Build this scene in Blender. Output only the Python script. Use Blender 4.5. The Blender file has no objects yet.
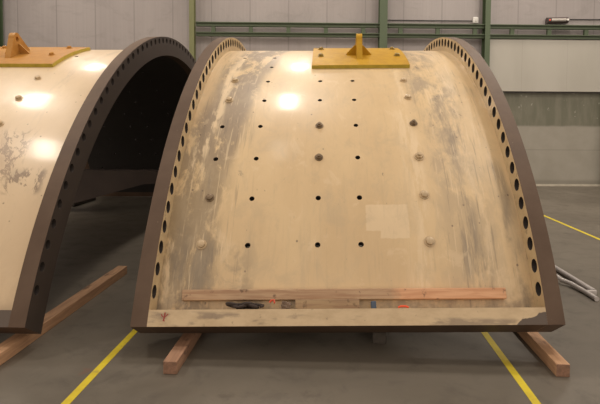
import bpy, bmesh, math, random
from mathutils import Vector, Matrix
random.seed(7)
PI = math.pi
sc = bpy.context.scene
C = sc.collection

# ------------------------------------------------------------------ camera
CAM_H = 1.68
F_PX, CY = 510.87, 150.15
PIT, YAW, ROLL = 0.0499, 0.06156, -0.0065

def ray(px, py):
    """direction of a picture point for the survey of the place (metres follow from floor, wall or drum)"""
    x, y, z = (px - 300) / F_PX, 1.0, (CY - py) / F_PX
    c, s = math.cos(ROLL), math.sin(ROLL)
    x, z = c*x + s*z, -s*x + c*z
    c, s = math.cos(PIT), math.sin(PIT)
    y, z = c*y + s*z, -s*y + c*z
    c, s = math.cos(YAW), math.sin(YAW)
    x, y = c*x - s*y, s*x + c*y
    return Vector((x, y, z))

cam_d = bpy.data.cameras.new('camera')
cam = bpy.data.objects.new('camera', cam_d)
C.objects.link(cam)
sc.camera = cam
right = (ray(301, CY) - ray(300, CY)).normalized()
fwd = ray(300, CY).normalized()
up = right.cross(fwd).normalized()
M = Matrix((right, up, -fwd)).transposed().to_4x4()
M.translation = Vector((0, 0, CAM_H))
cam.matrix_world = M
cam_d.sensor_fit = 'HORIZONTAL'
cam_d.sensor_width = 36
cam_d.lens = F_PX / 600 * 36
cam_d.shift_y = -(202 - CY) / 600
cam_d.clip_end = 200

# ------------------------------------------------------------------ world, exposure
w = bpy.data.worlds.new('hall_ambient'); sc.world = w
w.use_nodes = True
wt = w.node_tree; bg = wt.nodes['Background']
bg.inputs['Strength'].default_value = 1.0
# hall ambient with added fill from behind the camera, brightening the lower shell fronts
_tc = wt.nodes.new('ShaderNodeTexCoord'); _sp = wt.nodes.new('ShaderNodeSeparateXYZ'); _cr = wt.nodes.new('ShaderNodeValToRGB')
wt.links.new(_tc.outputs['Generated'], _sp.inputs[0])
_mr = wt.nodes.new('ShaderNodeMapRange'); wt.links.new(_sp.outputs['Y'], _mr.inputs['Value'])
_mr.inputs['From Min'].default_value = -1; _mr.inputs['From Max'].default_value = 1
wt.links.new(_mr.outputs[0], _cr.inputs[0]); wt.links.new(_cr.outputs[0], bg.inputs['Color'])
AMB_FRONT, AMB_BACK = 1.05, .09
_e = _cr.color_ramp.elements
_e[0].position = .1; _e[0].color = (AMB_FRONT, AMB_FRONT*.86, AMB_FRONT*.72, 1)
_e[1].position = .65; _e[1].color = (AMB_BACK, AMB_BACK*.9, AMB_BACK*.8, 1)
vs = sc.view_settings
vs.view_transform = 'Standard'; vs.look = 'None'; vs.gamma = 1; vs.use_curve_mapping = False
vs.exposure = 0.12
LAMP_W = 160.0
LAMP_COL = (1.0, 0.90, 0.78)
LAMP_Z = 9.0

# ------------------------------------------------------------------ material kit
class NT:
    def __init__(s, name):
        m = bpy.data.materials.new(name); m.use_nodes = True
        s.m = m; s.t = m.node_tree; s.n = s.t.nodes; s.l = s.t.links
        s.bsdf = s.n['Principled BSDF']
        s.tc = s.n.new('ShaderNodeTexCoord')
    def link(s, a, b): s.l.new(a, b)
    def mapping(s, coord='Object', scale=(1, 1, 1), loc=(0, 0, 0), rot=(0, 0, 0)):
        mp = s.n.new('ShaderNodeMapping')
        s.link(s.tc.outputs[coord], mp.inputs['Vector'])
        mp.inputs['Scale'].default_value = scale
        mp.inputs['Location'].default_value = loc
        mp.inputs['Rotation'].default_value = rot
        return mp.outputs['Vector']
    def noise(s, vec, scale=5, detail=4, rough=.55, dist=0):
        n = s.n.new('ShaderNodeTexNoise')
        s.link(vec, n.inputs['Vector'])
        n.inputs['Scale'].default_value = scale; n.inputs['Detail'].default_value = detail
        n.inputs['Roughness'].default_value = rough; n.inputs['Distortion'].default_value = dist
        return n.outputs['Fac']
    def sep(s, vec):
        n = s.n.new('ShaderNodeSeparateXYZ'); s.link(vec, n.inputs[0]); return n.outputs
    def math(s, op, a, b=None, clamp=False):
        n = s.n.new('ShaderNodeMath'); n.operation = op; n.use_clamp = clamp
        for i, v in enumerate((a, b)):
            if v is None: continue
            if isinstance(v, (int, float)): n.inputs[i].default_value = v
            else: s.link(v, n.inputs[i])
        return n.outputs[0]
    def step(s, v, lo, hi, a=0, b=1):
        n = s.n.new('ShaderNodeMapRange'); n.interpolation_type = 'SMOOTHSTEP'
        s.link(v, n.inputs['Value'])
        n.inputs['From Min'].default_value = lo; n.inputs['From Max'].default_value = hi
        n.inputs['To Min'].default_value = a; n.inputs['To Max'].default_value = b
        return n.outputs[0]
    def band(s, v, c, hw, soft):
        """1 where v is within hw of c"""
        d = s.math('ABSOLUTE', s.math('SUBTRACT', v, c))
        return s.step(d, hw - soft, hw + soft, 1, 0)
    def mix(s, fac, a, b):
        n = s.n.new('ShaderNodeMix'); n.data_type = 'RGBA'
        if isinstance(fac, (int, float)): n.inputs[0].default_value = fac
        else: s.link(fac, n.inputs[0])
        for i, v in ((6, a), (7, b)):
            if isinstance(v, tuple): n.inputs[i].default_value = (*v[:3], 1)
            else: s.link(v, n.inputs[i])
        return n.outputs[2]
    def bump(s, h, strength=.3, dist=.01):
        b = s.n.new('ShaderNodeBump'); b.inputs['Strength'].default_value = strength
        b.inputs['Distance'].default_value = dist
        s.link(h, b.inputs['Height']); s.link(b.outputs[0], s.bsdf.inputs['Normal'])
    def done(s, col, rough=.5, metal=0, coat=0, coat_r=.1):
        for key, v in (('Base Color', col), ('Roughness', rough), ('Metallic', metal), ('Coat Weight', coat), ('Coat Roughness', coat_r)):
            if isinstance(v, tuple): s.bsdf.inputs[key].default_value = (*v[:3], 1)
            elif isinstance(v, (int, float)): s.bsdf.inputs[key].default_value = v
            else: s.link(v, s.bsdf.inputs[key])
        return s.m

def plain(name, col, rough=.5, metal=0, var=.15, scale=8):
    t = NT(name)
    n = t.noise(t.mapping(), scale, 5)
    dark = tuple(c*(1-var) for c in col); light = tuple(min(1, c*(1+var)) for c in col)
    return t.done(t.mix(n, dark, light), rough, metal)

CREAM = (.63, .462, .262)
CREAM_L = (.70, .54, .345)

def shell_paint(name, worn):
    """glossy cream paint; uv = metres along the drum and around it"""
    t = NT(name)
    uv = t.mapping('UV')
    x, v, _ = t.sep(uv)
    str_v = t.mapping('UV', scale=(1, .16, 1))
    base = CREAM if worn else (.62, .468, .30)
    base2 = (.56, .40, .222) if worn else (.56, .41, .25)
    broad = t.noise(t.mapping('UV', scale=(1, .5, 1)), 1.3, 5, .6)
    col = t.mix(t.step(broad, .35, .7), base, base2)
    st = t.noise(str_v, 5, 8, .65, .25)
    st2 = t.noise(str_v, 16, 6, .7, .2)
    patch = t.noise(t.mapping('UV', scale=(1, .45, 1), loc=(3, 1, 0)), 2.6, 8, .68, .6)
    grey = (.20, .152, .112)
    lines = t.noise(t.mapping('UV', scale=(1, .045, 1), loc=(2, 7, 0)), 34, 3, .6, .15)
    crisp = t.noise(t.mapping('UV', scale=(1, .5, 1), loc=(9, 3, 0)), 7, 9, .75, .5)
    if worn:
        # v = arc length from the far top: 4.67 * angle ; bottom edge near 12.6
        wob = t.math('MULTIPLY', t.math('SUBTRACT', t.noise(t.mapping('UV', scale=(1, .3, 1)), 2.2, 4), .5), .5)
        xw = t.math('ADD', x, wob)
        # grime band beside the left flange, leaning inward towards the top
        lean = t.math('MULTIPLY', t.math('SUBTRACT', v, 10.6), -.09)
        xl = t.math('SUBTRACT', xw, lean)
        bl = t.band(t.math('ADD', xl, t.math('MULTIPLY', t.step(v, 11.2, 10.2), -.08)), -1.27, .27, .10)
        ml = t.math('MULTIPLY', bl, t.step(t.math('ADD', patch, t.math('MULTIPLY', t.math('SUBTRACT', crisp, .5), .8)), .36, .50))
        col = t.mix(t.math('MULTIPLY', ml, .80), col, t.mix(t.step(v, 10.6, 11.6), grey, (.245, .18, .105)))
        # pale brushed touch-up inside it
        pl = t.math('MULTIPLY', t.band(xl, -1.30, .07, .05), t.step(st, .50, .56))
        col = t.mix(t.math('MULTIPLY', pl, .9), col, CREAM_L)
        # right hand grime
        lr = t.math('MULTIPLY', t.math('SUBTRACT', v, 10.6), .03)
        xr = t.math('SUBTRACT', xw, lr)
        br = t.band(xr, 1.03, .24, .12)
        hi = t.step(v, 10.2, 12.3, 1, .45)
        mr = t.math('MULTIPLY', t.math('MULTIPLY', br, hi), t.step(t.math('ADD', patch, t.math('MULTIPLY', t.math('SUBTRACT', crisp, .5), .8)), .36, .58))
        col = t.mix(t.math('MULTIPLY', mr, .68), col, (.26, .205, .15))
        br2 = t.math('MULTIPLY', t.band(xr, 1.07, .07, .05), t.step(st, .46, .62))
        br2 = t.math('MULTIPLY', br2, t.step(v, 9.4, 10.6))
        col = t.mix(t.math('MULTIPLY', br2, .85), col, (.19, .15, .11))
        br3 = t.math('MULTIPLY', t.band(xw, 1.47, .05, .06), t.step(patch, .42, .6))
        br3 = t.math('MULTIPLY', br3, t.step(v, 10.9, 11.5))
        col = t.mix(t.math('MULTIPLY', br3, .7), col, (.17, .14, .11))
        # lighter runs of touch-up paint
        l1 = t.math('MULTIPLY', t.band(xw, .62, .05, .05), t.step(st2, .40, .55))
        col = t.mix(t.math('MULTIPLY', l1, .7), col, CREAM_L)
        l2 = t.math('MULTIPLY', t.band(xw, 1.22, .04, .05), t.step(st2, .42, .6))
        col = t.mix(t.math('MULTIPLY', l2, .6), col, CREAM_L)
        # grime low down at the left and in the gutter
        low = t.math('MULTIPLY', t.step(v, 11.6, 12.3), t.step(x, -.55, -1.0))
        col = t.mix(t.math('MULTIPLY', t.math('MULTIPLY', low, t.step(patch, .46, .60)), .75), col, (.20, .16, .115))
        gut = t.math('MULTIPLY', t.step(v, 12.36, 12.50), t.step(t.noise(uv, 9, 5), .38, .62))
        col = t.mix(t.math('MULTIPLY', gut, .55), col, (.20, .155, .11))
        # faint water marks across the middle
        wm = t.math('MULTIPLY', t.step(st, .52, .75), t.step(v, 9.8, 11.2))
        col = t.mix(t.math('MULTIPLY', wm, .5), col, (.42, .33, .22))
        # rectangular repainted patch and the masked strip below it
        e = t.math('MULTIPLY', t.math('SUBTRACT', t.noise(uv, 14, 3), .5), .03)
        xe = t.math('ADD', x, e); ve = t.math('ADD', v, e)
        R1 = t.math('MULTIPLY', t.band(xe, .39, .185, .006), t.band(ve, 11.77, .125, .006))
        R2 = t.math('MULTIPLY', t.band(xe, .45, .125, .006), t.band(ve, 11.92, .045, .006))
        col = t.mix(t.math('MULTIPLY', t.math('MAXIMUM', R1, R2), .5), col, (.735, .58, .385))
        # thin dark scratches running round the drum, mostly in the soiled zones
        zone = t.math('MAXIMUM', t.band(x, -1.2, .3, .15), t.band(x, 1.15, .32, .15))
        sl = t.math('MULTIPLY', t.step(lines, .57, .68), t.math('ADD', t.math('MULTIPLY', zone, .38), .07))
        col = t.mix(sl, col, (.17, .13, .095))
        pl2 = t.math('MULTIPLY', t.step(lines, .40, .35), t.math('MULTIPLY', zone, .5))
        col = t.mix(pl2, col, CREAM_L)
        # ragged dark blotches
        bl2 = t.math('MULTIPLY', t.step(crisp, .62, .67), t.math('ADD', t.math('MULTIPLY', zone, .6), .10))
        col = t.mix(bl2, col, (.16, .125, .09))
        amt = .34
    else:
        amt = .22
        wob = t.math('MULTIPLY', t.math('SUBTRACT', t.noise(t.mapping('UV', scale=(1, .3, 1)), 2.2, 4), .5), .5)
        xw = t.math('ADD', x, wob)
        # taped / scuffed streak running round the drum
        b1 = t.math('MULTIPLY', t.band(xw, 1.0, .12, .1), t.step(st, .48, .66))
        b1 = t.math('MULTIPLY', b1, t.step(v, 9.2, 11.4, 1, .4))
        col = t.mix(t.math('MULTIPLY', b1, .6), col, (.33, .26, .19))
        # bare rubbed patch with ragged edge
        b2 = t.math('MULTIPLY', t.band(x, 1.18, .17, .04), t.band(v, 11.42, .13, .04))
        inn = t.math('MULTIPLY', b2, t.step(patch, .50, .52))
        col = t.mix(t.math('MULTIPLY', inn, .6), col, (.40, .31, .21))
        edge = t.math('MULTIPLY', b2, t.band(patch, .51, .022, .012))
        col = t.mix(t.math('MULTIPLY', edge, .85), col, (.20, .13, .08))
        b3 = t.math('MULTIPLY', t.band(xw, .78, .18, .1), t.band(v, 11.05, .28, .15))
        b3 = t.math('MULTIPLY', b3, t.step(patch, .44, .58))
        col = t.mix(t.math('MULTIPLY', b3, .45), col, (.34, .235, .15))
        e3 = t.math('MULTIPLY', t.math('MULTIPLY', t.band(x, .82, .24, .06), t.band(v, 11.1, .3, .08)), t.band(patch, .50, .018, .012))
        col = t.mix(t.math('MULTIPLY', e3, .8), col, (.22, .14, .085))
    # mottling of the hand brushed coat
    mo = t.noise(t.mapping('UV', scale=(1, .6, 1), loc=(1, 8, 0)), 4.5, 9, .72, .6)
    col = t.mix(t.math('MULTIPLY', t.step(mo, .48, .66), .34 if worn else .15), col, (.43, .335, .215))
    col = t.mix(t.math('MULTIPLY', t.step(mo, .44, .34), .35), col, CREAM_L)
    # small scuffs and specks everywhere
    sp = t.noise(t.mapping('UV', scale=(1, .6, 1), loc=(5, 5, 0)), 22, 4, .6)
    col = t.mix(t.math('MULTIPLY', t.step(sp, .68, .76), amt*2), col, (.20, .15, .10))
    sc2 = t.math('MULTIPLY', t.step(st2, .64, .8), amt)
    col = t.mix(sc2, col, (.25, .2, .15))
    vo = t.n.new('ShaderNodeTexVoronoi'); t.link(t.mapping('UV', scale=(1, .8, 1)), vo.inputs['Vector']); vo.inputs['Scale'].default_value = 9
    spot = t.math('MULTIPLY', t.step(vo.outputs['Distance'], .10, .06), t.step(t.noise(uv, 3, 3), .50, .56))
    col = t.mix(t.math('MULTIPLY', spot, .7), col, (.12, .08, .055))
    t.bump(t.math('ADD', patch, t.math('MULTIPLY', st2, .4)), .10, .004)
    rough = t.math('ADD', t.math('MULTIPLY', patch, .30), .26)
    return t.done(col, rough, 0, .22, .13)

def joint_paint():
    """cream strip of the split flange with brown overpaint at its right hand end"""
    t = NT('joint_flange_paint')
    ob = t.mapping('Object')
    x, y, z = t.sep(ob)
    n = t.noise(ob, 7, 4)
    xx = t.math('ADD', x, t.math('MULTIPLY', t.math('SUBTRACT', n, .5), .22))
    zz = t.math('ADD', xx, t.math('MULTIPLY', t.math('SUBTRACT', z, .36), -2.2))
    br = t.math('MAXIMUM', t.step(zz, 1.40, 1.415), t.step(t.math('MULTIPLY', x, -1), 1.535, 1.55))
    n2 = t.noise(t.mapping('Object', scale=(.5, 1, 1)), 11, 6, .65)
    col = t.mix(t.step(n2, .35, .7), (.60, .45, .275), (.50, .365, .215))
    col = t.mix(t.math('MULTIPLY', t.step(t.noise(ob, 18, 4), .64, .72), .55), col, (.16, .11, .075))
    sm = t.noise(t.mapping('Object', scale=(.35, 1, 1)), 9, 5)
    chips = t.math('MULTIPLY', t.step(z, .36, .335), t.step(sm, .5, .62))
    col = t.mix(t.math('MULTIPLY', chips, .6), col, (.14, .10, .075))
    col = t.mix(br, col, (.088, .060, .043))
    return t.done(col, .45, 0, .15)

def brown_paint():
    t = NT('brown_flange_paint')
    ob = t.mapping('Object')
    n = t.noise(ob, 3, 6, .6)
    col = t.mix(t.step(n, .3, .75), (.092, .056, .036), (.122, .078, .052))
    col = t.mix(t.math('MULTIPLY', t.step(t.noise(ob, 26, 4), .72, .76), .6), col, (.42, .34, .26))
    t.bump(t.noise(ob, 60, 3), .08, .002)
    t.bsdf.inputs['Specular IOR Level'].default_value = .28
    return t.done(col, t.math('ADD', t.math('MULTIPLY', n, .15), .48))

def ring_cream():
    t = NT('cream_flange_paint')
    ob = t.mapping('Object')
    n = t.noise(ob, 6, 6, .65)
    col = t.mix(t.step(n, .3, .7), (.56, .425, .245), (.45, .325, .18))
    col = t.mix(t.math('MULTIPLY', t.step(t.noise(ob, 16, 5), .6, .7), .6), col, (.14, .10, .07))
    return t.done(col, .42, 0, .2)

m_worn = shell_paint('worn_cream_paint', True)
m_clean = shell_paint('scuffed_cream_paint', False)
m_joint = joint_paint()
m_brown = brown_paint()
m_ring = ring_cream()
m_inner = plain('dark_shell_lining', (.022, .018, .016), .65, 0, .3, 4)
m_bore = plain('rusty_hole_bore', (.035, .026, .022), .7, 0, .4, 20)
m_boltcream = plain('painted_bolt', (.50, .375, .23), .4, 0, .3, 30)
m_boltdark = plain('greasy_bolt', (.20, .14, .085), .45, .3, .5, 40)
def yellow_mat(name, a, b, edge):
    t = NT(name); ob = t.mapping('Object')
    n = t.noise(ob, 9, 6, .65)
    col = t.mix(t.step(n, .3, .75), a, b)
    col = t.mix(t.math('MULTIPLY', t.step(t.noise(ob, 24, 4), .66, .74), .5), col, edge)
    t.bsdf.inputs['Specular IOR Level'].default_value = .25
    return t.done(col, .5, 0, 0)
m_yellow = yellow_mat('yellow_lifting_paint', (.47, .265, .014), (.39, .205, .010), (.16, .09, .02))
m_ochre = yellow_mat('faded_ochre_paint', (.44, .215, .05), (.37, .17, .032), (.3, .18, .08))
m_olive = plain('olive_cut_edge', (.40, .30, .03), .5, 0, .35, 14)
def green_mat(name, c):
    t = NT(name); n = t.noise(t.mapping('Object', scale=(1, 1, .4)), 4, 5)
    return t.done(t.mix(n, tuple(k*.8 for k in c), tuple(k*1.2 for k in c)), .5)
m_green = green_mat('green_steel_paint', (.058, .082, .040))
m_green2 = green_mat('olive_steel_paint', (.135, .14, .055))

def wood_mat(name, a, b, knot):
    t = NT(name)
    g = t.mapping('Object', scale=(1, 1, 1))
    w = t.n.new('ShaderNodeTexNoise')
    t.link(t.mapping('Object', scale=(12, 1.1, 12)), w.inputs['Vector'])
    w.inputs['Scale'].default_value = 3; w.inputs['Detail'].default_value = 6; w.inputs['Distortion'].default_value = .8
    col = t.mix(t.step(w.outputs['Fac'], .3, .7), a, b)
    k = t.noise(t.mapping('Object', scale=(1, .6, 1)), 7, 3)
    col = t.mix(t.math('MULTIPLY', t.step(k, .66, .73), .7), col, knot)
    t.bump(w.outputs['Fac'], .25, .004)
    return t.done(col, .7)
m_wood = wood_mat('sawn_timber', (.52, .30, .165), (.38, .21, .115), (.10, .05, .03))
m_wood2 = wood_mat('reddish_timber', (.36, .20, .12), (.25, .135, .08), (.09, .05, .035))
m_woodend = wood_mat('timber_end_grain', (.30, .165, .105), (.20, .11, .07), (.09, .05, .03))
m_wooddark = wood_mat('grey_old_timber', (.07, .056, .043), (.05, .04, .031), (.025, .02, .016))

# ------------------------------------------------------------------ object kit
def link(name, bm, mats, parent=None, smooth=False, normals=True):
    me = bpy.data.meshes.new(name)
    if normals: bmesh.ops.recalc_face_normals(bm, faces=bm.faces)
    if smooth:
        for f in bm.faces: f.smooth = True
    bm.to_mesh(me); bm.free()
    for m in (mats if isinstance(mats, (list, tuple)) else [mats]): me.materials.append(m)
    if smooth: me.set_sharp_from_angle(angle=math.radians(35))
    o = bpy.data.objects.new(name, me); C.objects.link(o)
    if parent: o.parent = parent
    return o
def tag(o, label=None, cat=None, group=None, kind=None):
    for k, v in (('label', label), ('category', cat), ('group', group), ('kind', kind)):
        if v: o[k] = v
    return o
def empty(name, loc=(0, 0, 0), rz=0, parent=None):
    o = bpy.data.objects.new(name, None); C.objects.link(o)
    o.location = loc; o.rotation_euler = (0, 0, rz); o.empty_display_size = .2
    if parent: o.parent = parent
    return o
def box(bm, x0, x1, y0, y1, z0, z1, bev=0, mat=0, mtx=None):
    vs = [bm.verts.new(Vector(p) if mtx is None else mtx @ Vector(p)) for p in
          ((x0,y0,z0),(x1,y0,z0),(x1,y1,z0),(x0,y1,z0),(x0,y0,z1),(x1,y0,z1),(x1,y1,z1),(x0,y1,z1))]
    fs = [bm.faces.new([vs[i] for i in q]) for q in ((0,3,2,1),(4,5,6,7),(0,1,5,4),(1,2,6,5),(2,3,7,6),(3,0,4,7))]
    for f in fs: f.material_index = mat
    if bev:
        es = list({e for f in fs for e in f.edges})
        bmesh.ops.bevel(bm, geom=es, offset=bev, segments=2, affect='EDGES', profile=.5)
def cyl(bm, p0, p1, r0, r1=None, seg=16, mat=0, cap=True):
    p0, p1 = Vector(p0), Vector(p1); r1 = r0 if r1 is None else r1
    d = (p1 - p0).normalized()
    a = d.orthogonal().normalized(); b = d.cross(a)
    A = [bm.verts.new(p0 + r0*(a*math.cos(2*PI*i/seg) + b*math.sin(2*PI*i/seg))) for i in range(seg)]
    B = [bm.verts.new(p1 + r1*(a*math.cos(2*PI*i/seg) + b*math.sin(2*PI*i/seg))) for i in range(seg)]
    for i in range(seg):
        f = bm.faces.new((A[i], A[(i+1) % seg], B[(i+1) % seg], B[i])); f.material_index = mat
    if cap:
        bm.faces.new(A[::-1]).material_index = mat; bm.faces.new(B).material_index = mat
def tube(bm, pts, r, seg=12, mat=0):
    pts = [Vector(p) for p in pts]; rings = []
    for i, p in enumerate(pts):
        d = (pts[min(i+1, len(pts)-1)] - pts[max(i-1, 0)]).normalized()
        a = d.cross(Vector((0, 0, 1)));  a = a.normalized() if a.length > .01 else Vector((1, 0, 0)); b = d.cross(a)
        rings.append([bm.verts.new(p + r*(a*math.cos(2*PI*k/seg) + b*math.sin(2*PI*k/seg))) for k in range(seg)])
    for A, B in zip(rings, rings[1:]):
        for k in range(seg):
            bm.faces.new((A[k], A[(k+1) % seg], B[(k+1) % seg], B[k])).material_index = mat
    bm.faces.new(rings[0][::-1]).material_index = mat; bm.faces.new(rings[-1]).material_index = mat

def pierced(bm, us, vs, holes, fn, mats=(0, 1, 2, 3), N=4, uvfn=None):
    """a thick sheet over a grid of u and v lines; holes[(i,j)] = (u,v,r) drills that cell right through.
       fn(u,v,side) -> point, side 0 outer, 1 inner; mats = outer, inner, rim, bore"""
    cache = {}
    uvl = bm.loops.layers.uv.verify() if uvfn else None
    uvof = {}
    def V(u, v, s):
        k = (round(u, 6), round(v, 6), s)
        if k not in cache:
            cache[k] = bm.verts.new(fn(u, v, s)); uvof[cache[k]] = (u, v)
        return cache[k]
    def F(vsq, m):
        try: f = bm.faces.new(vsq)
        except ValueError: return
        f.material_index = m; f.smooth = True
        if uvl:
            for lp in f.loops: lp[uvl].uv = uvfn(*uvof[lp.vert])
    for i in range(len(us)-1):
        for j in range(len(vs)-1):
            u0, u1, v0, v1 = us[i], us[i+1], vs[j], vs[j+1]
            P = lambda a, b: (u0 + (u1-u0)*a/N, v0 + (v1-v0)*b/N)
            if (i, j) in holes:
                hu, hv, ru, rv = holes[(i, j)]
                loop = [P(a, 0) for a in range(N)] + [P(N, b) for b in range(N)] + [P(N-a, N) for a in range(N)] + [P(0, N-b) for b in range(N)]
                cl = []
                for (pu, pv) in loop:
                    a = math.atan2((pv-hv)/rv*1.0, (pu-hu)/ru*1.0)
                    cl.append((hu + ru*math.cos(a), hv + rv*math.sin(a)))
                # even the ring out
                K = len(loop); a0 = math.atan2((loop[0][1]-hv)/rv, (loop[0][0]-hu)/ru)
                cl = [(hu + ru*math.cos(a0 + 2*PI*k/K), hv + rv*math.sin(a0 + 2*PI*k/K)) for k in range(K)]
                for k in range(K):
                    k2 = (k+1) % K
                    for s in (0, 1):
                        q = [V(*loop[k], s), V(*loop[k2], s), V(*cl[k2], s), V(*cl[k], s)]
                        F(q if s == 0 else q[::-1], mats[s])
                    F([V(*cl[k], 0), V(*cl[k2], 0), V(*cl[k2], 1), V(*cl[k], 1)], mats[3])
            else:
                for a in range(N):
                    for b in range(N):
                        for s in (0, 1):
                            q = [V(*P(a, b), s), V(*P(a+1, b), s), V(*P(a+1, b+1), s), V(*P(a, b+1), s)]
                            F(q if s == 0 else q[::-1], mats[s])
    def rim(pts):
        for p, q in zip(pts, pts[1:]):
            F([V(*p, 0), V(*q, 0), V(*q, 1), V(*p, 1)], mats[2] if not isinstance(mats[2], dict) else 0)
    def seq(a): 
        out = []
        for p, q in zip(a, a[1:]): out += [p + (q-p)*k/N for k in range(N)]
        return out + [a[-1]]
    U, W = seq(us), seq(vs)
    rim([(u, vs[0]) for u in U]); rim([(u, vs[-1]) for u in U]); rim([(us[0], v) for v in W]); rim([(us[-1], v) for v in W])

# ------------------------------------------------------------------ the hall
WY = math.radians(4.25)
WALL_O = Vector((6.73, 14.79, 0)); ws = Vector((math.cos(WY), math.sin(WY), 0)); wn = Vector((-math.sin(WY), math.cos(WY), 0))
# wall coordinates: s along the wall (as surveyed), d in front of it, z up
W_s0 = WALL_O.dot(ws); W_n0 = WALL_O.dot(wn)
WM = Matrix.Translation(wn*W_n0) @ Matrix.Rotation(WY, 4, 'Z')   # local x = s, local -y = towards the room

def floor_mat():
    t = NT('polished_concrete')
    ob = t.mapping('Object')
    n1 = t.noise(ob, .7, 6, .6, .5); n2 = t.noise(ob, 4, 7, .65, .4); n3 = t.noise(t.mapping('Object', scale=(1, 1, 1), loc=(4, 2, 0)), 1.9, 6, .7)
    col = t.mix(t.step(n1, .3, .7), (.108, .091, .070), (.152, .130, .102))
    col = t.mix(t.math('MULTIPLY', t.step(n2, .5, .72), .5), col, (.066, .054, .042))
    col = t.mix(t.math('MULTIPLY', t.step(n3, .62, .70), .40), col, (.05, .039, .031))
    col = t.mix(t.math('MULTIPLY', t.step(t.noise(ob, 2.6, 3), .70, .74), .45), col, (.17, .075, .05))
    sc1 = t.noise(t.mapping('Object', scale=(6, .5, 1), rot=(0, 0, .5)), 4, 4, .6)
    col = t.mix(t.math('MULTIPLY', t.step(sc1, .66, .75), .3), col, (.16, .14, .115))
    t.bump(n2, .05, .003)
    return t.done(col, t.math('ADD', t.math('MULTIPLY', n2, .25), .36))
bm = bmesh.new(); box(bm, -22, 22, -12, 18.5, -.2, 0)
tag(link('floor', bm, floor_mat()), kind='structure')

def wall_mat():
    t = NT('ribbed_metal_sheeting')
    ob = t.mapping('Object'); x, y, z = t.sep(ob)
    n = t.noise(t.mapping('Object', scale=(1, 1, .35)), .9, 5)
    col = t.mix(t.step(n, .3, .7), (.26, .232, .225), (.30, .27, .262))
    fr = t.math('FRACT', t.math('MULTIPLY', t.math('ADD', x, .16), 1/1.06))
    seam = t.step(t.math('ABSOLUTE', t.math('SUBTRACT', fr, .5)), .480, .492)
    col = t.mix(t.math('MULTIPLY', seam, .6), col, (.16, .14, .138))
    rib = t.math('SINE', t.math('MULTIPLY', x, 2*PI/.13))
    col = t.mix(t.math('MULTIPLY', t.step(t.noise(t.mapping('Object', scale=(14, 1, .12)), 1.5, 4), .35, .7), .18), col, (.215, .192, .186))
    sm = t.noise(t.mapping('Object', scale=(1, 1, 2), rot=(0, .6, 0)), 1.1, 6, .7, .8)
    col = t.mix(t.math('MULTIPLY', t.step(sm, .50, .70), .4), col, (.185, .168, .160))
    t.bump(t.math('ADD', rib, t.math('MULTIPLY', seam, -3)), .09, .008)
    return t.done(col, .5)
bm = bmesh.new(); box(bm, -16, 16, 0, .2, 0, 9.6)
o = link('wall_back', bm, wall_mat()); o.matrix_world = WM; tag(o, kind='structure')

def block_mat():
    t = NT('painted_block_wall')
    ob = t.mapping('Object'); x, y, z = t.sep(ob)
    n = t.noise(ob, 1.5, 6, .6)
    base = t.mix(t.step(n, .3, .7), (.245, .225, .185), (.285, .262, .22))
    up_ = t.mix(t.step(t.noise(t.mapping('Object', scale=(3, 1, .7)), 1.7, 4), .35, .65), (.115, .112, .078), (.150, .142, .105))
    col = t.mix(t.step(t.math('ADD', z, t.math('MULTIPLY', n, .12)), 1.70, 1.78), base, up_)
    seam = t.band(z, 1.02, .008, .006)
    col = t.mix(t.math('MULTIPLY', seam, .5), col, (.12, .11, .09))
    col = t.mix(t.math('MULTIPLY', t.step(z, .22, .12), .45), col, (.13, .115, .09))
    fl = t.math('MULTIPLY', t.step(t.noise(ob, 7, 4), .66, .72), t.step(z, 1.6, 1.9))
    col = t.mix(t.math('MULTIPLY', fl, .5), col, (.42, .40, .34))
    return t.done(col, .55)
bm = bmesh.new(); box(bm, -3.4, 14, -.06, -.001, 0, 2.60)
o = link('wall_dado', bm, block_mat()); o.matrix_world = WM; tag(o, kind='structure')
bm = bmesh.new(); box(bm, -12, 14, -.10, -.061, 0, .055, .006)
o = link('baseboard_back', bm, plain('chalky_kerb_paint', (.40, .36, .29), .7, 0, .3, 6)); o.matrix_world = WM; tag(o, kind='structure')

# posts and girder on the back wall
def wall_thing(name, bm, mats, label, cat, group=None, kind=None):
    o = link(name, bm, mats); o.matrix_world = WM @ Matrix.Translation((0, 0, 0))
    tag(o, label, cat, group, kind); return o
def ipost(s, wd, z1, depth=.24, d0=.10):
    bm = bmesh.new()
    box(bm, s-wd/2, s+wd/2, -d0-depth, -d0-depth+.018, 0, z1)
    box(bm, s-wd/2, s+wd/2, -d0-.018, -d0, 0, z1)
    box(bm, s-.008, s+.008, -d0-depth+.018, -d0-.018, 0, z1)
    return bm
for s, wd, m, lb in ((-8.05, .26, m_green, 'green steel column against the back wall above the left drum segment'),
                     (-2.76, .13, m_green2, 'olive green steel column behind the gap between the two drum segments'),
                     (2.41, .21, m_green, 'wide green steel column behind the middle drum segment and its lifting bracket'),
                     (5.24, .14, m_green, 'narrow green steel column beside the pale wall panel'),
                     (8.72, .16, m_green, 'green steel column at the far right edge below the pale panel')):
    wall_thing('steel_column', ipost(s, wd, 9.4 if s < 8 else 2.60), m, lb, 'column')
g = empty('wall_girder'); g.matrix_world = WM
tag(g, 'green twin-rail girder running level along the grey back wall', 'girder')
for z0, z1 in ((4.33, 4.435), (4.065, 4.165)):
    bm = bmesh.new(); box(bm, -2.66, 13, -.24, -.14, z0, z1, .006)
    for k in (0,): box(bm, -2.66, 13, -.30, -.24, z1-.022, z1)
    link('rail', bm, m_green, g)
sx = [-2.20 + 1.02*k for k in range(15)]
for s in sx:
    if abs(s-5.24) < .12 or abs(s-2.41) < .12: continue
    bm = bmesh.new(); box(bm, s-.055, s+.055, -.22, -.15, 4.165, 4.33)
    link('spacer', bm, m_green, g)

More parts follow.
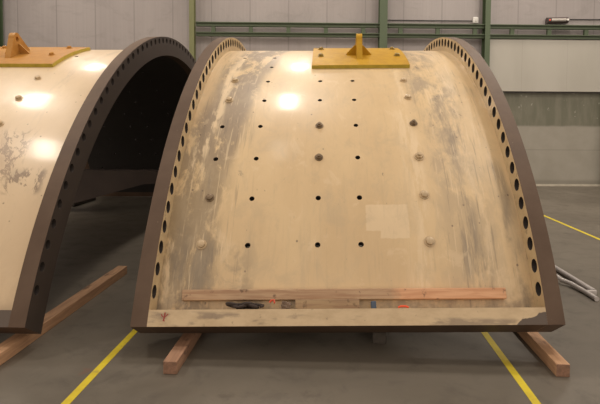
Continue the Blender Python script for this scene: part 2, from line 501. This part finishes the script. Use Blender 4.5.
# pale panel: a boxed door housing
def panel_mat():
    t = NT('pale_sheet_panel'); ob = t.mapping('Object'); x, y, z = t.sep(ob)
    n = t.noise(t.mapping('Object', scale=(1.5, 1, .5)), .8, 4)
    col = t.mix(t.step(n, .3, .7), (.335, .315, .272), (.37, .348, .305))
    seam = t.band(t.math('FRACT', t.math('MULTIPLY', t.math('ADD', x, .62), 1/1.25)), .5, .006, .004)
    return t.done(t.mix(t.math('MULTIPLY', seam, .3), col, (.22, .2, .17)), .45)
bm = bmesh.new()
box(bm, 5.33, 13.5, -.20, -.065, 2.63, 4.05, .01)
box(bm, 5.33, 13.5, -.21, -.20, 2.635, 2.675, .003)
wall_thing('wall_panel', bm, panel_mat(), 'long pale beige panel box high on the back wall at right', 'panel')

# conduit, junction box, emergency lamp
m_cond = plain('dark_conduit', (.035, .03, .03), .5)
bm = bmesh.new(); tube(bm, [(2.52, -.03, 4.575), (4.915, -.03, 4.575)], .014)
wall_thing('conduit', bm, m_cond, 'thin dark conduit on the wall left of the small white box', 'conduit')
bm = bmesh.new(); tube(bm, [(7.60, -.03, 4.64), (13, -.03, 4.66)], .014)
wall_thing('conduit', bm, m_cond, 'thin dark conduit on the wall right of the capsule lamp', 'conduit')
bm = bmesh.new(); box(bm, 4.92, 5.07, -.10, -.001, 4.50, 4.67, .02); cyl(bm, (4.995, -.10, 4.585), (4.995, -.112, 4.585), .035, seg=14)
wall_thing('junction_box', bm, plain('white_plastic', (.55, .53, .50), .4), 'small white junction box on the wall beside the narrow green column', 'box')
el = empty('emergency_lamp'); el.matrix_world = WM
tag(el, 'dark capsule shaped wall lamp with red end above the green girder', 'lamp')
bm = bmesh.new(); tube(bm, [(6.95, -.10, 4.585), (6.97, -.10, 4.585), (7.50, -.10, 4.60), (7.52, -.10, 4.60)], .085, 16)
box(bm, 6.98, 7.57, -.10, -.001, 4.55, 4.64)
link('housing', bm, plain('brown_lamp_housing', (.06, .04, .038), .4), el, True)
bm = bmesh.new(); tube(bm, [(7.05, -.16, 4.59), (7.45, -.16, 4.60)], .045, 12)
link('diffuser', bm, plain('grey_diffuser', (.40, .37, .34), .25), el, True)
bm = bmesh.new(); cyl(bm, (7.0, -.15, 4.588), (7.0, -.195, 4.588), .018)
t = NT('red_indicator'); t.bsdf.inputs['Emission Color'].default_value = (1, .12, .05, 1); t.bsdf.inputs['Emission Strength'].default_value = .5
link('indicator', bm, t.done((.6, .05, .03), .3), el)
bm = bmesh.new(); cyl(bm, (7.49, -.15, 4.60), (7.49, -.205, 4.60), .03)
link('end_cap', bm, plain('white_cap', (.75, .72, .68), .3), el)

# painted floor lines
def line_mat():
    t = NT('yellow_floor_paint'); n = t.noise(t.mapping(), 9, 6, .65)
    col = t.mix(t.step(n, .3, .7), (.68, .54, .03), (.58, .44, .03))
    return t.done(t.mix(t.math('MULTIPLY', t.step(t.noise(t.mapping(), 5, 6), .60, .70), .5), col, (.25, .19, .08)), .5)
m_line = line_mat()
for x0, x1, y0, y1, lb in ((-1.602, -1.55, -3, 13.8, 'painted yellow floor line passing under the left corner of the middle segment'),
                           (1.23, 1.282, -3, 13.8, 'painted yellow floor line passing under the right corner of the middle segment'),
                           (3.975, 4.03, -3, 13.8, 'thin painted yellow line on the open floor at far right')):
    bm = bmesh.new(); box(bm, x0, x1, y0, y1, .0002, .002)
    tag(link('floor_line', bm, m_line), lb, 'floor marking')

# ------------------------------------------------------------------ lamps of the hall
m_hous = plain('lamp_housing_paint', (.30, .30, .30), .5)
def hall_lamp(x, y, z, lx=.55, ly=1.0, p=LAMP_W):
    e = empty('high_bay_lamp', (x, y, z))
    tag(e, 'grey rectangular high bay lamp hanging over the hall, outside the picture', 'lamp', 'high bay lamps under the roof')
    bm = bmesh.new(); box(bm, -lx/2-.05, lx/2+.05, -ly/2-.05, ly/2+.05, .01, .12, .02)
    link('housing', bm, m_hous, e)
    for sy in (-1, 1):
        bm = bmesh.new(); tube(bm, [(0, sy*.3, .12), (0, sy*.3, 1.2)], .008, 6); link('rod', bm, m_hous, e)
    ld = bpy.data.lights.new('lamp_light', 'AREA'); ld.shape = 'RECTANGLE'; ld.size = lx; ld.size_y = ly
    ld.energy = p; ld.color = LAMP_COL
    lo = bpy.data.objects.new('lamp_light', ld); C.objects.link(lo); lo.parent = e
for x, y, lx, k in ((-1.0, 7.8, .34, 1), (-.95, 13.0, .34, .9), (-1.1, 4.1, .34, .10),
                    (-7.3, 7.5, .70, 1), (-6.6, 3.8, .55, 1), (-7.0, 12.3, .34, .6),
                    (4.8, 4.3, .55, 1), (4.8, 8.2, .55, 1), (4.8, 12.3, .55, 1), (10.7, 4.3, .55, 1), (10.7, 8.2, .55, 1)):
    hall_lamp(x, y, LAMP_Z, lx, 1.25, LAMP_W*k)

# ------------------------------------------------------------------ drum segments
RO, RI, RS, RH = 4.86, 4.59, 4.67, 4.785      # flange outside, bore, shell outside, bolt circle
A0, A1 = 22.7, 155.65                         # rear and front ends of the arc, degrees
SEG = .929                                   # size of the segments against the survey unit
ZC = CAM_H/SEG - 3.535 + .002                                   # drum axis lies below the floor
HW = 1.6555                                   # half width over the flanges
TF = .130                                     # flange thickness
TWIST = -.33                                  # slight wind of the distorted drum, degrees per metre
DIP = .5                                      # split face tips down towards the bore
HOLE_A, HOLE_STEP, HOLE_R = 152.4, 2.2, .055
def P(a, r, x=0):
    a = math.radians(a + TWIST*x); return Vector((x, r*math.cos(a), ZC + r*math.sin(a)))

def end_flange(parent, side):
    """annular end flange with a row of through bolt holes; side -1 left, +1 right"""
    xo, xi = side*HW, side*(HW-TF)
    bm = bmesh.new()
    step = HOLE_STEP
    n = int((A1 - A0 - .4) / step)
    us = [A1]; u = HOLE_A + step/2
    while u > A0 + .3: us.append(u); u -= step
    us.append(A0); us = us[::-1]
    holes = {}
    for i in range(1, len(us)-2):
        holes[(i, 0)] = ((us[i]+us[i+1])/2, RH, math.degrees(HOLE_R/RH), HOLE_R)
    fn = lambda u, v, s: P(u + (DIP*(RO-v)/(RO-RI) if u == A1 else 0), v, xi if s == 0 else xo)
    # outer face (side 0) looks into the segment, painted cream; the rest brown
    pierced(bm, us, [RI, RO], holes, fn, mats=(0, 1, 1, 2), N=4)
    # bevel the outer rim edges a little by hand: none, kept crisp
    for f in bm.faces:
        c = f.calc_center_median(); 
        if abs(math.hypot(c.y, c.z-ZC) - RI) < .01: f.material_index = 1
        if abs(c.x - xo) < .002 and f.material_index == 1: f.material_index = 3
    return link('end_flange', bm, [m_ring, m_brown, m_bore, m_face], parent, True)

HOLE_ROWS = [147.45, 141.95, 136.4, 130.95, 125.5, 120.2, 114.7, 109.4, 104.0, 98.5, 93, 87.5, 82, 76.5, 71, 65.5, 60, 54.5, 49, 43.5, 38, 32.5]
COLS = [-1.205, -.815, -.215, .155, .735]
def shell_part(parent, mat):
    bm = bmesh.new()
    hw = HW - TF - .0006
    xs = [-hw]
    for c in COLS: xs += [c-.09, c+.09]
    xs.append(hw)
    vs = [A0 + 1.5]
    rows = sorted(HOLE_ROWS)
    for r in rows: vs += [r-1.15, r+1.15]
    vs.append(A1 - 1.1)
    holes = {}
    for i, c in enumerate(COLS):
        for j, r in enumerate(rows):
            if r < 109 and r > 100: continue
            if i == 0 and r > 110 and r not in (130.95, 136.4): continue
            if i == 4 and r > 110: continue
            rad = .024
            holes[(1+2*i, 1+2*j)] = (c, r, rad, math.degrees(rad/RS))
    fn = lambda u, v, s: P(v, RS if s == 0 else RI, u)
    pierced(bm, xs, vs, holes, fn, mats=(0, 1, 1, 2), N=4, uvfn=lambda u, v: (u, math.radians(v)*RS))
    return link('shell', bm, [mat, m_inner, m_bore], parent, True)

def joint_flange(parent, a_in, a_out, mats):
    """flange along the split line: an arc block running the width between the end flanges"""
    bm = bmesh.new()
    hw = HW - TF - .0006
    N = 44
    prev = None
    prof = [(a_in, RI+.0005), (a_in, RO), (a_out, RO), (a_out + (DIP if a_out == A1 else 0), RI+.0005)]
    rings = []
    for i in range(N+1):
        x = -hw + 2*hw*i/N
        rings.append([bm.verts.new(P(a, r, x)) for a, r in prof])
    for A, B in zip(rings, rings[1:]):
        for k in range(4):
            f = bm.faces.new((A[k], A[(k+1) % 4], B[(k+1) % 4], B[k])); f.material_index = 1 if k in (2, 3) else 0
    bm.faces.new(rings[0]).material_index = 1; bm.faces.new(rings[-1][::-1]).material_index = 1
    return link('joint_flange', bm, mats, parent)

def stud(parent, x, a, mat, rb=RS, size=1.0, style='nut', name='bolt'):
    """bolt standing radially on the shell"""
    size *= .88
    n = (P(a, 2) - P(a, 1)).normalized(); p = P(a, rb, x)
    bm = bmesh.new()
    cyl(bm, p - n*.004, p + n*.008*size, .052*size, seg=18)
    cyl(bm, p + n*.008*size, p + n*.034*size, .038*size, seg=6)
    if style == 'nut':
        cyl(bm, p + n*.034*size, p + n*.056*size, .019*size, seg=12)
    elif style == 'cap':
        cyl(bm, p + n*.034*size, p + n*.044*size, .036*size, .020*size, seg=12)
    return link(name, bm, mat, parent, True)

def bracket(parent, cx, half, bolts, mat, edge_a=115.55, top_a=103.0):
    e = bpy.data.objects.new('lifting_bracket', None); C.objects.link(e); e.parent = parent
    e.empty_display_size = .2
    tp = .045
    bm = bmesh.new()
    fn = lambda u, v, s: P(v, RS + (tp if s == 0 else .0005), u)
    nx = 8; nv = 10
    us = [cx-half + 2*half*i/nx for i in range(nx+1)]; vv = [top_a-1.2 + (edge_a-top_a+1.2)*i/nv for i in range(nv+1)]
    pierced(bm, us, vv, {}, fn, mats=(0, 0, 1, 0), N=1)
    link('base_plate', bm, [mat, m_olive], e, True)
    # lug: tapered radial plate with rounded top and eye
    ac = 109.8
    n = (P(ac, 2) - P(ac, 1)).normalized(); tg = Vector((0, -math.sin(math.radians(ac)), math.cos(math.radians(ac))))  # towards the rear top
    tg = (P(ac+1, 1) - P(ac, 1)).normalized()      # towards the front
    O = P(ac, RS+tp-.012, cx)
    th = .036
    hb, H, rt = .25, .205, .075
    prof = [(-hb, 0), (hb, 0)]
    # tangent arc at the top
    for k in range(0, 13):
        a = math.radians(18 + (162-18)*k/12); prof.append((rt*math.cos(a), H + rt*math.sin(a)))
    K = 28
    eye = [( .032*math.cos(2*PI*k/16), H - .005 + .032*math.sin(2*PI*k/16)) for k in range(16)]
    bm = bmesh.new()
    def Q(u, v, s): return O + tg*u + n*v + Vector((s*th, 0, 0))
    # ring between resampled outline and eye
    pts = prof + [prof[0]]
    L = [0]
    for p, q in zip(pts, pts[1:]): L.append(L[-1] + math.dist(p, q))
    out = list(prof)
    # add subdivisions on the base so the fan is regular
    full = []
    for p, q in zip(prof, prof[1:] + [prof[0]]):
        d = math.dist(p, q); m = max(1, int(d/.06))
        full += [(p[0]+(q[0]-p[0])*k/m, p[1]+(q[1]-p[1])*k/m) for k in range(m)]
    cen = (0, H-.005)
    for s in (-1, 1):
        Vo = [bm.verts.new(Q(u, v, s)) for u, v in full]
        Ve = [bm.verts.new(Q(cen[0] + .032*math.cos(a), cen[1] + .032*math.sin(a), s)) for a in [math.atan2(v-cen[1], u-cen[0]) for u, v in full]]
        for k in range(len(full)):
            k2 = (k+1) % len(full)
            bm.faces.new((Vo[k], Vo[k2], Ve[k2], Ve[k]))
        if s == -1: A, B = Vo, Ve
        else:
            for k in range(len(full)):
                k2 = (k+1) % len(full)
                bm.faces.new((A[k], A[k2], Vo[k2], Vo[k])); bm.faces.new((B[k], B[k2], Ve[k2], Ve[k]))
    link('lug', bm, mat, e)
    for s in (-1, 1):
        bm = bmesh.new()
        tri = [(th, 0), (th, .135), (th+.02, .135), (.165, .015), (.165, 0)]
        A = [bm.verts.new(O + tg*(-.012) + n*v + Vector((s*u, 0, 0))) for u, v in tri]
        B = [bm.verts.new(O + tg*(.012) + n*v + Vector((s*u, 0, 0))) for u, v in tri]
        bm.faces.new(A); bm.faces.new(B[::-1])
        for k in range(5): bm.faces.new((A[k], A[(k+1) % 5], B[(k+1) % 5], B[k]))
        link('gusset', bm, mat, e)
    for bx in bolts:
        for a in (110.6, 104.4):
            stud(e, bx, a, mat if mat is m_ochre else m_bracket_bolt, RS+tp, .9, 'cap')
    return e
m_bracket_bolt = plain('yellowed_bolt', (.24, .16, .03), .45, 0, .4, 30)

m_face = plain('shaded_brown_face', (.045, .031, .024), .5, 0, .2, 5)  # flange brown darkened: shade on the outer end faces put into the colour
def segment(X, Y, rz, label, mat, worn):
    e = empty('mill_drum_segment', (X, Y, 0), rz); e.scale = (SEG,)*3
    tag(e, label, 'machine part', None)
    sh = shell_part(e, mat)
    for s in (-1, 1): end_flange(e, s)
    joint_flange(e, A1-1.48, A1, [m_joint, m_brown])
    joint_flange(e, A0, A0+1.5, [m_ring, m_brown])
    return e
def mill_to_world(xm, ym, th):
    c, s = math.cos(th), math.sin(th); return (c*xm - s*ym, s*xm + c*ym)
TH1, TH2 = .01636, .0345
X1, Y1 = mill_to_world(.1755*SEG, 8.262*SEG, TH1)
X2, Y2 = mill_to_world(-3.855*SEG, 8.219*SEG, TH2)

main = segment(X1, Y1, TH1, 'stained cream curved drum segment in the middle, brown rims, plank lying along its front foot', m_worn, True)
bracket(main, .27, .59, (-.215, .755), m_yellow)
for a in (119.9, 125.3): stud(main, -1.20, a, m_boltcream, style='cap')
stud(main, -1.20, 141.8, m_boltdark, size=.9, style='cap'); stud(main, -1.215, 147.3, m_boltcream, size=1.0, style='cap')

for a in (131.0, 136.35): stud(main, -.215, a, m_boltdark, size=.9, style='nut')
for a, m, st, sz in ((120.3, m_boltcream, 'cap', .9), (125.1, m_boltcream, 'cap', .9), (130.75, m_boltdark, 'nut', .9), (136.4, m_boltcream, 'nut', 1.05), (141.7, m_boltcream, 'cap', 1.0), (147.2, m_boltcream, 'cap', 1.05)):
    stud(main, .737, a, m, size=sz, style=st)

TWIST, A0, A1, HOLE_A, HOLE_STEP, HOLE_R, RH = 0, 22.15, 156.1, 152.7, 2.22, .040, 4.80
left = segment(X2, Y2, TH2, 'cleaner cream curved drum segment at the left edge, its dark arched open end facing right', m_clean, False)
bracket(left, -.02, .68, (-.45, .46), m_ochre)
for a in (119.9, 125.6, 131.1): stud(left, .64, a, m_boltcream, size=.95, style='cap')
for a in (119.9, 125.6, 131.1): stud(left, .735-1.94, a, m_boltcream, size=.95, style='cap')

TWIST, A0, A1 = -.33, 22.7, 155.65
# marks on the front foot of the middle segment: small red paint strokes
bm = bmesh.new()
def stroke(pts, wd):
    for p, q in zip(pts, pts[1:]):
        n = Vector((q[0]-p[0], q[1]-p[1])); n = Vector((-n.y, n.x)).normalized()*wd/2
        qd = [(p[0]+n.x, p[1]+n.y), (p[0]-n.x, p[1]-n.y), (q[0]-n.x, q[1]-n.y), (q[0]+n.x, q[1]+n.y)]
        vs_ = []
        for r_ in (RO-.002, RO+.0015):
            vs_.append([bm.verts.new(P(154.72 - math.degrees(v*.75/RO), r_, x)) for x, v in qd])
        bm.faces.new(vs_[1]); bm.faces.new(vs_[0][::-1])
        for k in range(4): bm.faces.new((vs_[0][k], vs_[0][(k+1) % 4], vs_[1][(k+1) % 4], vs_[1][k]))
cx = -1.40
stroke([(cx, -.045), (cx+.004, -.01), (cx+.006, .035)], .010)
stroke([(cx-.022, .02), (cx-.012, -.005), (cx+.004, -.012)], .008)
stroke([(cx+.004, -.012), (cx+.018, .0), (cx+.030, .022)], .008)
stroke([(cx-.006, -.045), (cx+.012, -.050)], .008)
jm = link('paint_mark', bm, plain('red_marker', (.30, .04, .03), .6), main)
jm['label'] = 'small red hand painted mark'

# ------------------------------------------------------------------ timbers
def timber(x0, x1, y0, y1, z0, h, mat, label, name='timber', rz=0, grp=None):
    bm = bmesh.new(); wx = (x1-x0)/2
    box(bm, -wx, wx, 0, y1-y0, 0, h, .005)
    o = link(name, bm, [mat, mat if mat is m_wooddark else m_woodend])
    for p in o.data.polygons:
        if abs(p.normal.y) > .9: p.material_index = 1
    o.location = ((x0+x1)/2, y0, z0); o.rotation_euler = (0, 0, rz)
    return tag(o, label, 'timber', grp)
timber(-1.115, -1.02, 3.29, 6.2, 0, .088, m_wood2, 'reddish square timber sticking out under the left corner of the middle segment')
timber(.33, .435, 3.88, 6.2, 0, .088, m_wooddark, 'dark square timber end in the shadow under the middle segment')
timber(1.52, 1.61, 3.45, 6.2, 0, .088, m_wood, 'light brown square timber sticking out under the right corner of the middle segment')
timber(-2.375, -2.27, 2.4, 5.52, 0, .088, m_wood, 'long brown timber running under the right end of the left segment')
timber(-5.25, -5.15, 9.9, 10.85, 0, .10, m_wooddark, 'short dark timber lying far back inside the arch of the left segment')

# plank and offcut lying in the gutter of the front foot
def seg_frame(a, r, x):
    """frame on the drum: X along it, Y outward radial, Z tangent upward, in world space"""
    n = (P(a, 2) - P(a, 1)).normalized(); t_ = (P(a-1, 1) - P(a, 1)).normalized()
    ax = (P(a, r, x+.5) - P(a, r, x-.5)).normalized(); n = (n - ax*n.dot(ax)).normalized()
    m = Matrix((ax, -n, -ax.cross(n))).transposed().to_4x4()
    m.translation = P(a, r, x)
    return Matrix.Translation((X1, Y1, 0)) @ Matrix.Rotation(TH1, 4, 'Z') @ Matrix.Scale(SEG, 4) @ m
def gutter(name, bm, mats, a, r, x, label, cat):
    # local: x along the drum, y outward, z = towards smaller angle or larger, made positive up
    for v in bm.verts: v.co.y = -v.co.y
    o = link(name, bm, mats, smooth=name in ('rope_tangle','rag','red_wire','red_strap')); o.matrix_world = seg_frame(a, r, x); return tag(o, label, cat)
def wood_x(name, a, b, knot, two=None):
    t = NT(name)
    wv = t.n.new('ShaderNodeTexNoise'); t.link(t.mapping('Object', scale=(1.1, 12, 12)), wv.inputs['Vector'])
    wv.inputs['Scale'].default_value = 3; wv.inputs['Detail'].default_value = 6; wv.inputs['Distortion'].default_value = .8
    col = t.mix(t.step(wv.outputs['Fac'], .3, .7), a, b)
    if two:
        x, y, z = t.sep(t.mapping('Object'))
        col = t.mix(t.step(t.math('ADD', x, t.math('MULTIPLY', t.noise(t.mapping(), 12, 3), .12)), .44, .52), col, t.mix(t.step(wv.outputs['Fac'], .3, .7), two[0], two[1]))
    col = t.mix(t.math('MULTIPLY', t.step(t.noise(t.mapping(), 13, 4), .60, .68), .75), col, knot)
    return t.done(col, .7)
m_plank = wood_x('weathered_plank', (.46, .31, .19), (.34, .20, .115), (.11, .06, .035), ((.66, .38, .22), (.54, .28, .15)))
m_off = wood_x('offcut_wood', (.36, .25, .14), (.27, .17, .10), (.14, .09, .05))
LEDGE = A1 - 1.46
bm = bmesh.new(); box(bm, -1.31, 1.295, .002, .062, .085, .170, .006)
gutter('plank', bm, m_plank, LEDGE, RS, 0.0, 'long knotty plank lying along the front foot of the middle drum segment', 'plank')
bm = bmesh.new(); box(bm, -.385, .125, .012, .10, .002, .0845, .006)
box_top = bm
gutter('wood_offcut', bm, m_off, LEDGE, RS, 0.0, 'short flat wood block wedged under the middle of the long plank', 'wood block')
# oddments in the gutter
def blob(r1, r2, r3, seed, turns=0):
    bm = bmesh.new(); bmesh.ops.create_icosphere(bm, subdivisions=3, radius=1)
    rnd = random.Random(seed); ph = [rnd.uniform(0, 6) for _ in range(6)]
    for v in bm.verts:
        c = v.co; k = 1 + .25*math.sin(5*c.x+ph[0])*math.cos(4*c.y+ph[1]) + .15*math.sin(9*c.z+ph[2]+3*c.x)
        v.co = Vector((c.x*r1, c.y*r2, max(c.z, -.4)*r3))*k
    return bm
bm = bmesh.new()
pts = []
for k in range(60):
    a = k*.55; pts.append((-.90 + .22*k/60 + .05*math.cos(a), .10 + .045*math.sin(a), .036 + .016*math.sin(a*.7) ))
tube(bm, pts, .012, 6)
gutter('rope_tangle', bm, plain('dark_rope', (.045, .032, .028), .9), LEDGE, RS, 0, 'tangled dark rope lying in the front gutter below the plank', 'rope')
gutter('rag', blob(.040, .030, .045, 3), plain('brown_rag', (.16, .11, .08), .9, 0, .5, 30), LEDGE-.32, RS+.10, -.46, 'small crumpled brown rag in the front gutter left of the wood block', 'rag').location
bm = bmesh.new(); tube(bm, [(-.585, .15, .055), (-.57, .15, .072), (-.55, .15, .074), (-.545, .16, .05)], .008, 8)
gutter('red_wire', bm, plain('red_wire_sheath', (.55, .07, .03), .5), LEDGE, RS, 0, 'bit of red wire beside the brown rag in the gutter', 'wire')
bm = bmesh.new(); box(bm, -.02, .02, -.02, .02, .0, .065, .006)
gutter('blue_clip', bm, plain('blue_plastic', (.05, .075, .12), .5), LEDGE-.03, RS+.085, .235, 'small blue plastic piece in the gutter right of the wood block', 'plastic piece')
bm = bmesh.new(); tube(bm, [(-.04, 0, .013), (-.02, 0, .022), (.02, 0, .022), (.04, 0, .013)], .008, 10)
gutter('red_strap', bm, plain('red_plastic', (.75, .09, .03), .45), LEDGE, RS+.14, .46, 'short bright red plastic strap in the gutter below the plank right half', 'strap')

# ------------------------------------------------------------------ tube frame on the floor at the right
m_tube = plain('grey_tube', (.50, .46, .44), .4, .1)
bm = bmesh.new()
tube(bm, [(2.62, 6.22, .028), (2.64, 5.21, .028)], .028, 14)
tf = empty('tube_frame', (0, 0, 0)); tag(tf, 'bent pale grey tube frame lying on the floor right of the middle segment', 'tube frame')
link('long_tube', bm, m_tube, tf, True)
bm = bmesh.new(); tube(bm, [(2.42, 5.66, .075), (2.46, 5.52, .045), (2.52, 5.45, .035), (2.555, 5.2, .024), (2.56, 5.0, .024)], .024, 14)
link('bent_tube', bm, m_tube, tf, True)
bm = bmesh.new(); box(bm, 2.55, 2.645, 5.17, 5.20, .01, .05, .004)
link('cross_bar', bm, m_tube, tf)

# ------------------------------------------------------------------ dark things beyond the left segment
m_rust = plain('dark_rusty_steel', (.055, .036, .027), .7, 0, .35, 3)
bm = bmesh.new()
prof = [(-5.35, 0), (-5.05, 0), (-5.0, .12), (-3.5, .55), (-2.6, .60), (-2.6, 0), (-2.4, 0), (-2.4, .80), (-5.35, .80)]
A = [bm.verts.new((x, 9.30, z)) for x, z in prof]; B = [bm.verts.new((x, 9.55, z)) for x, z in prof]
bm.faces.new(A); bm.faces.new(B[::-1])
for k in range(len(prof)):
    bm.faces.new((A[k], A[(k+1) % len(prof)], B[(k+1) % len(prof)], B[k]))
tag(link('steel_support', bm, m_rust), 'dark rusty steel support standing far back inside the arch of the left segment', 'support')
bm = bmesh.new(); box(bm, -7.2, -5.85, 12.9, 13.6, 0, 1.18, .02); box(bm, -7.15, -5.9, 12.88, 12.9, .08, .56, .004); box(bm, -7.15, -5.9, 12.88, 12.9, .62, 1.1, .004)
tag(link('steel_bin', bm, m_rust), 'dark rusty steel bin against the back wall, glimpsed through the left arch', 'bin')
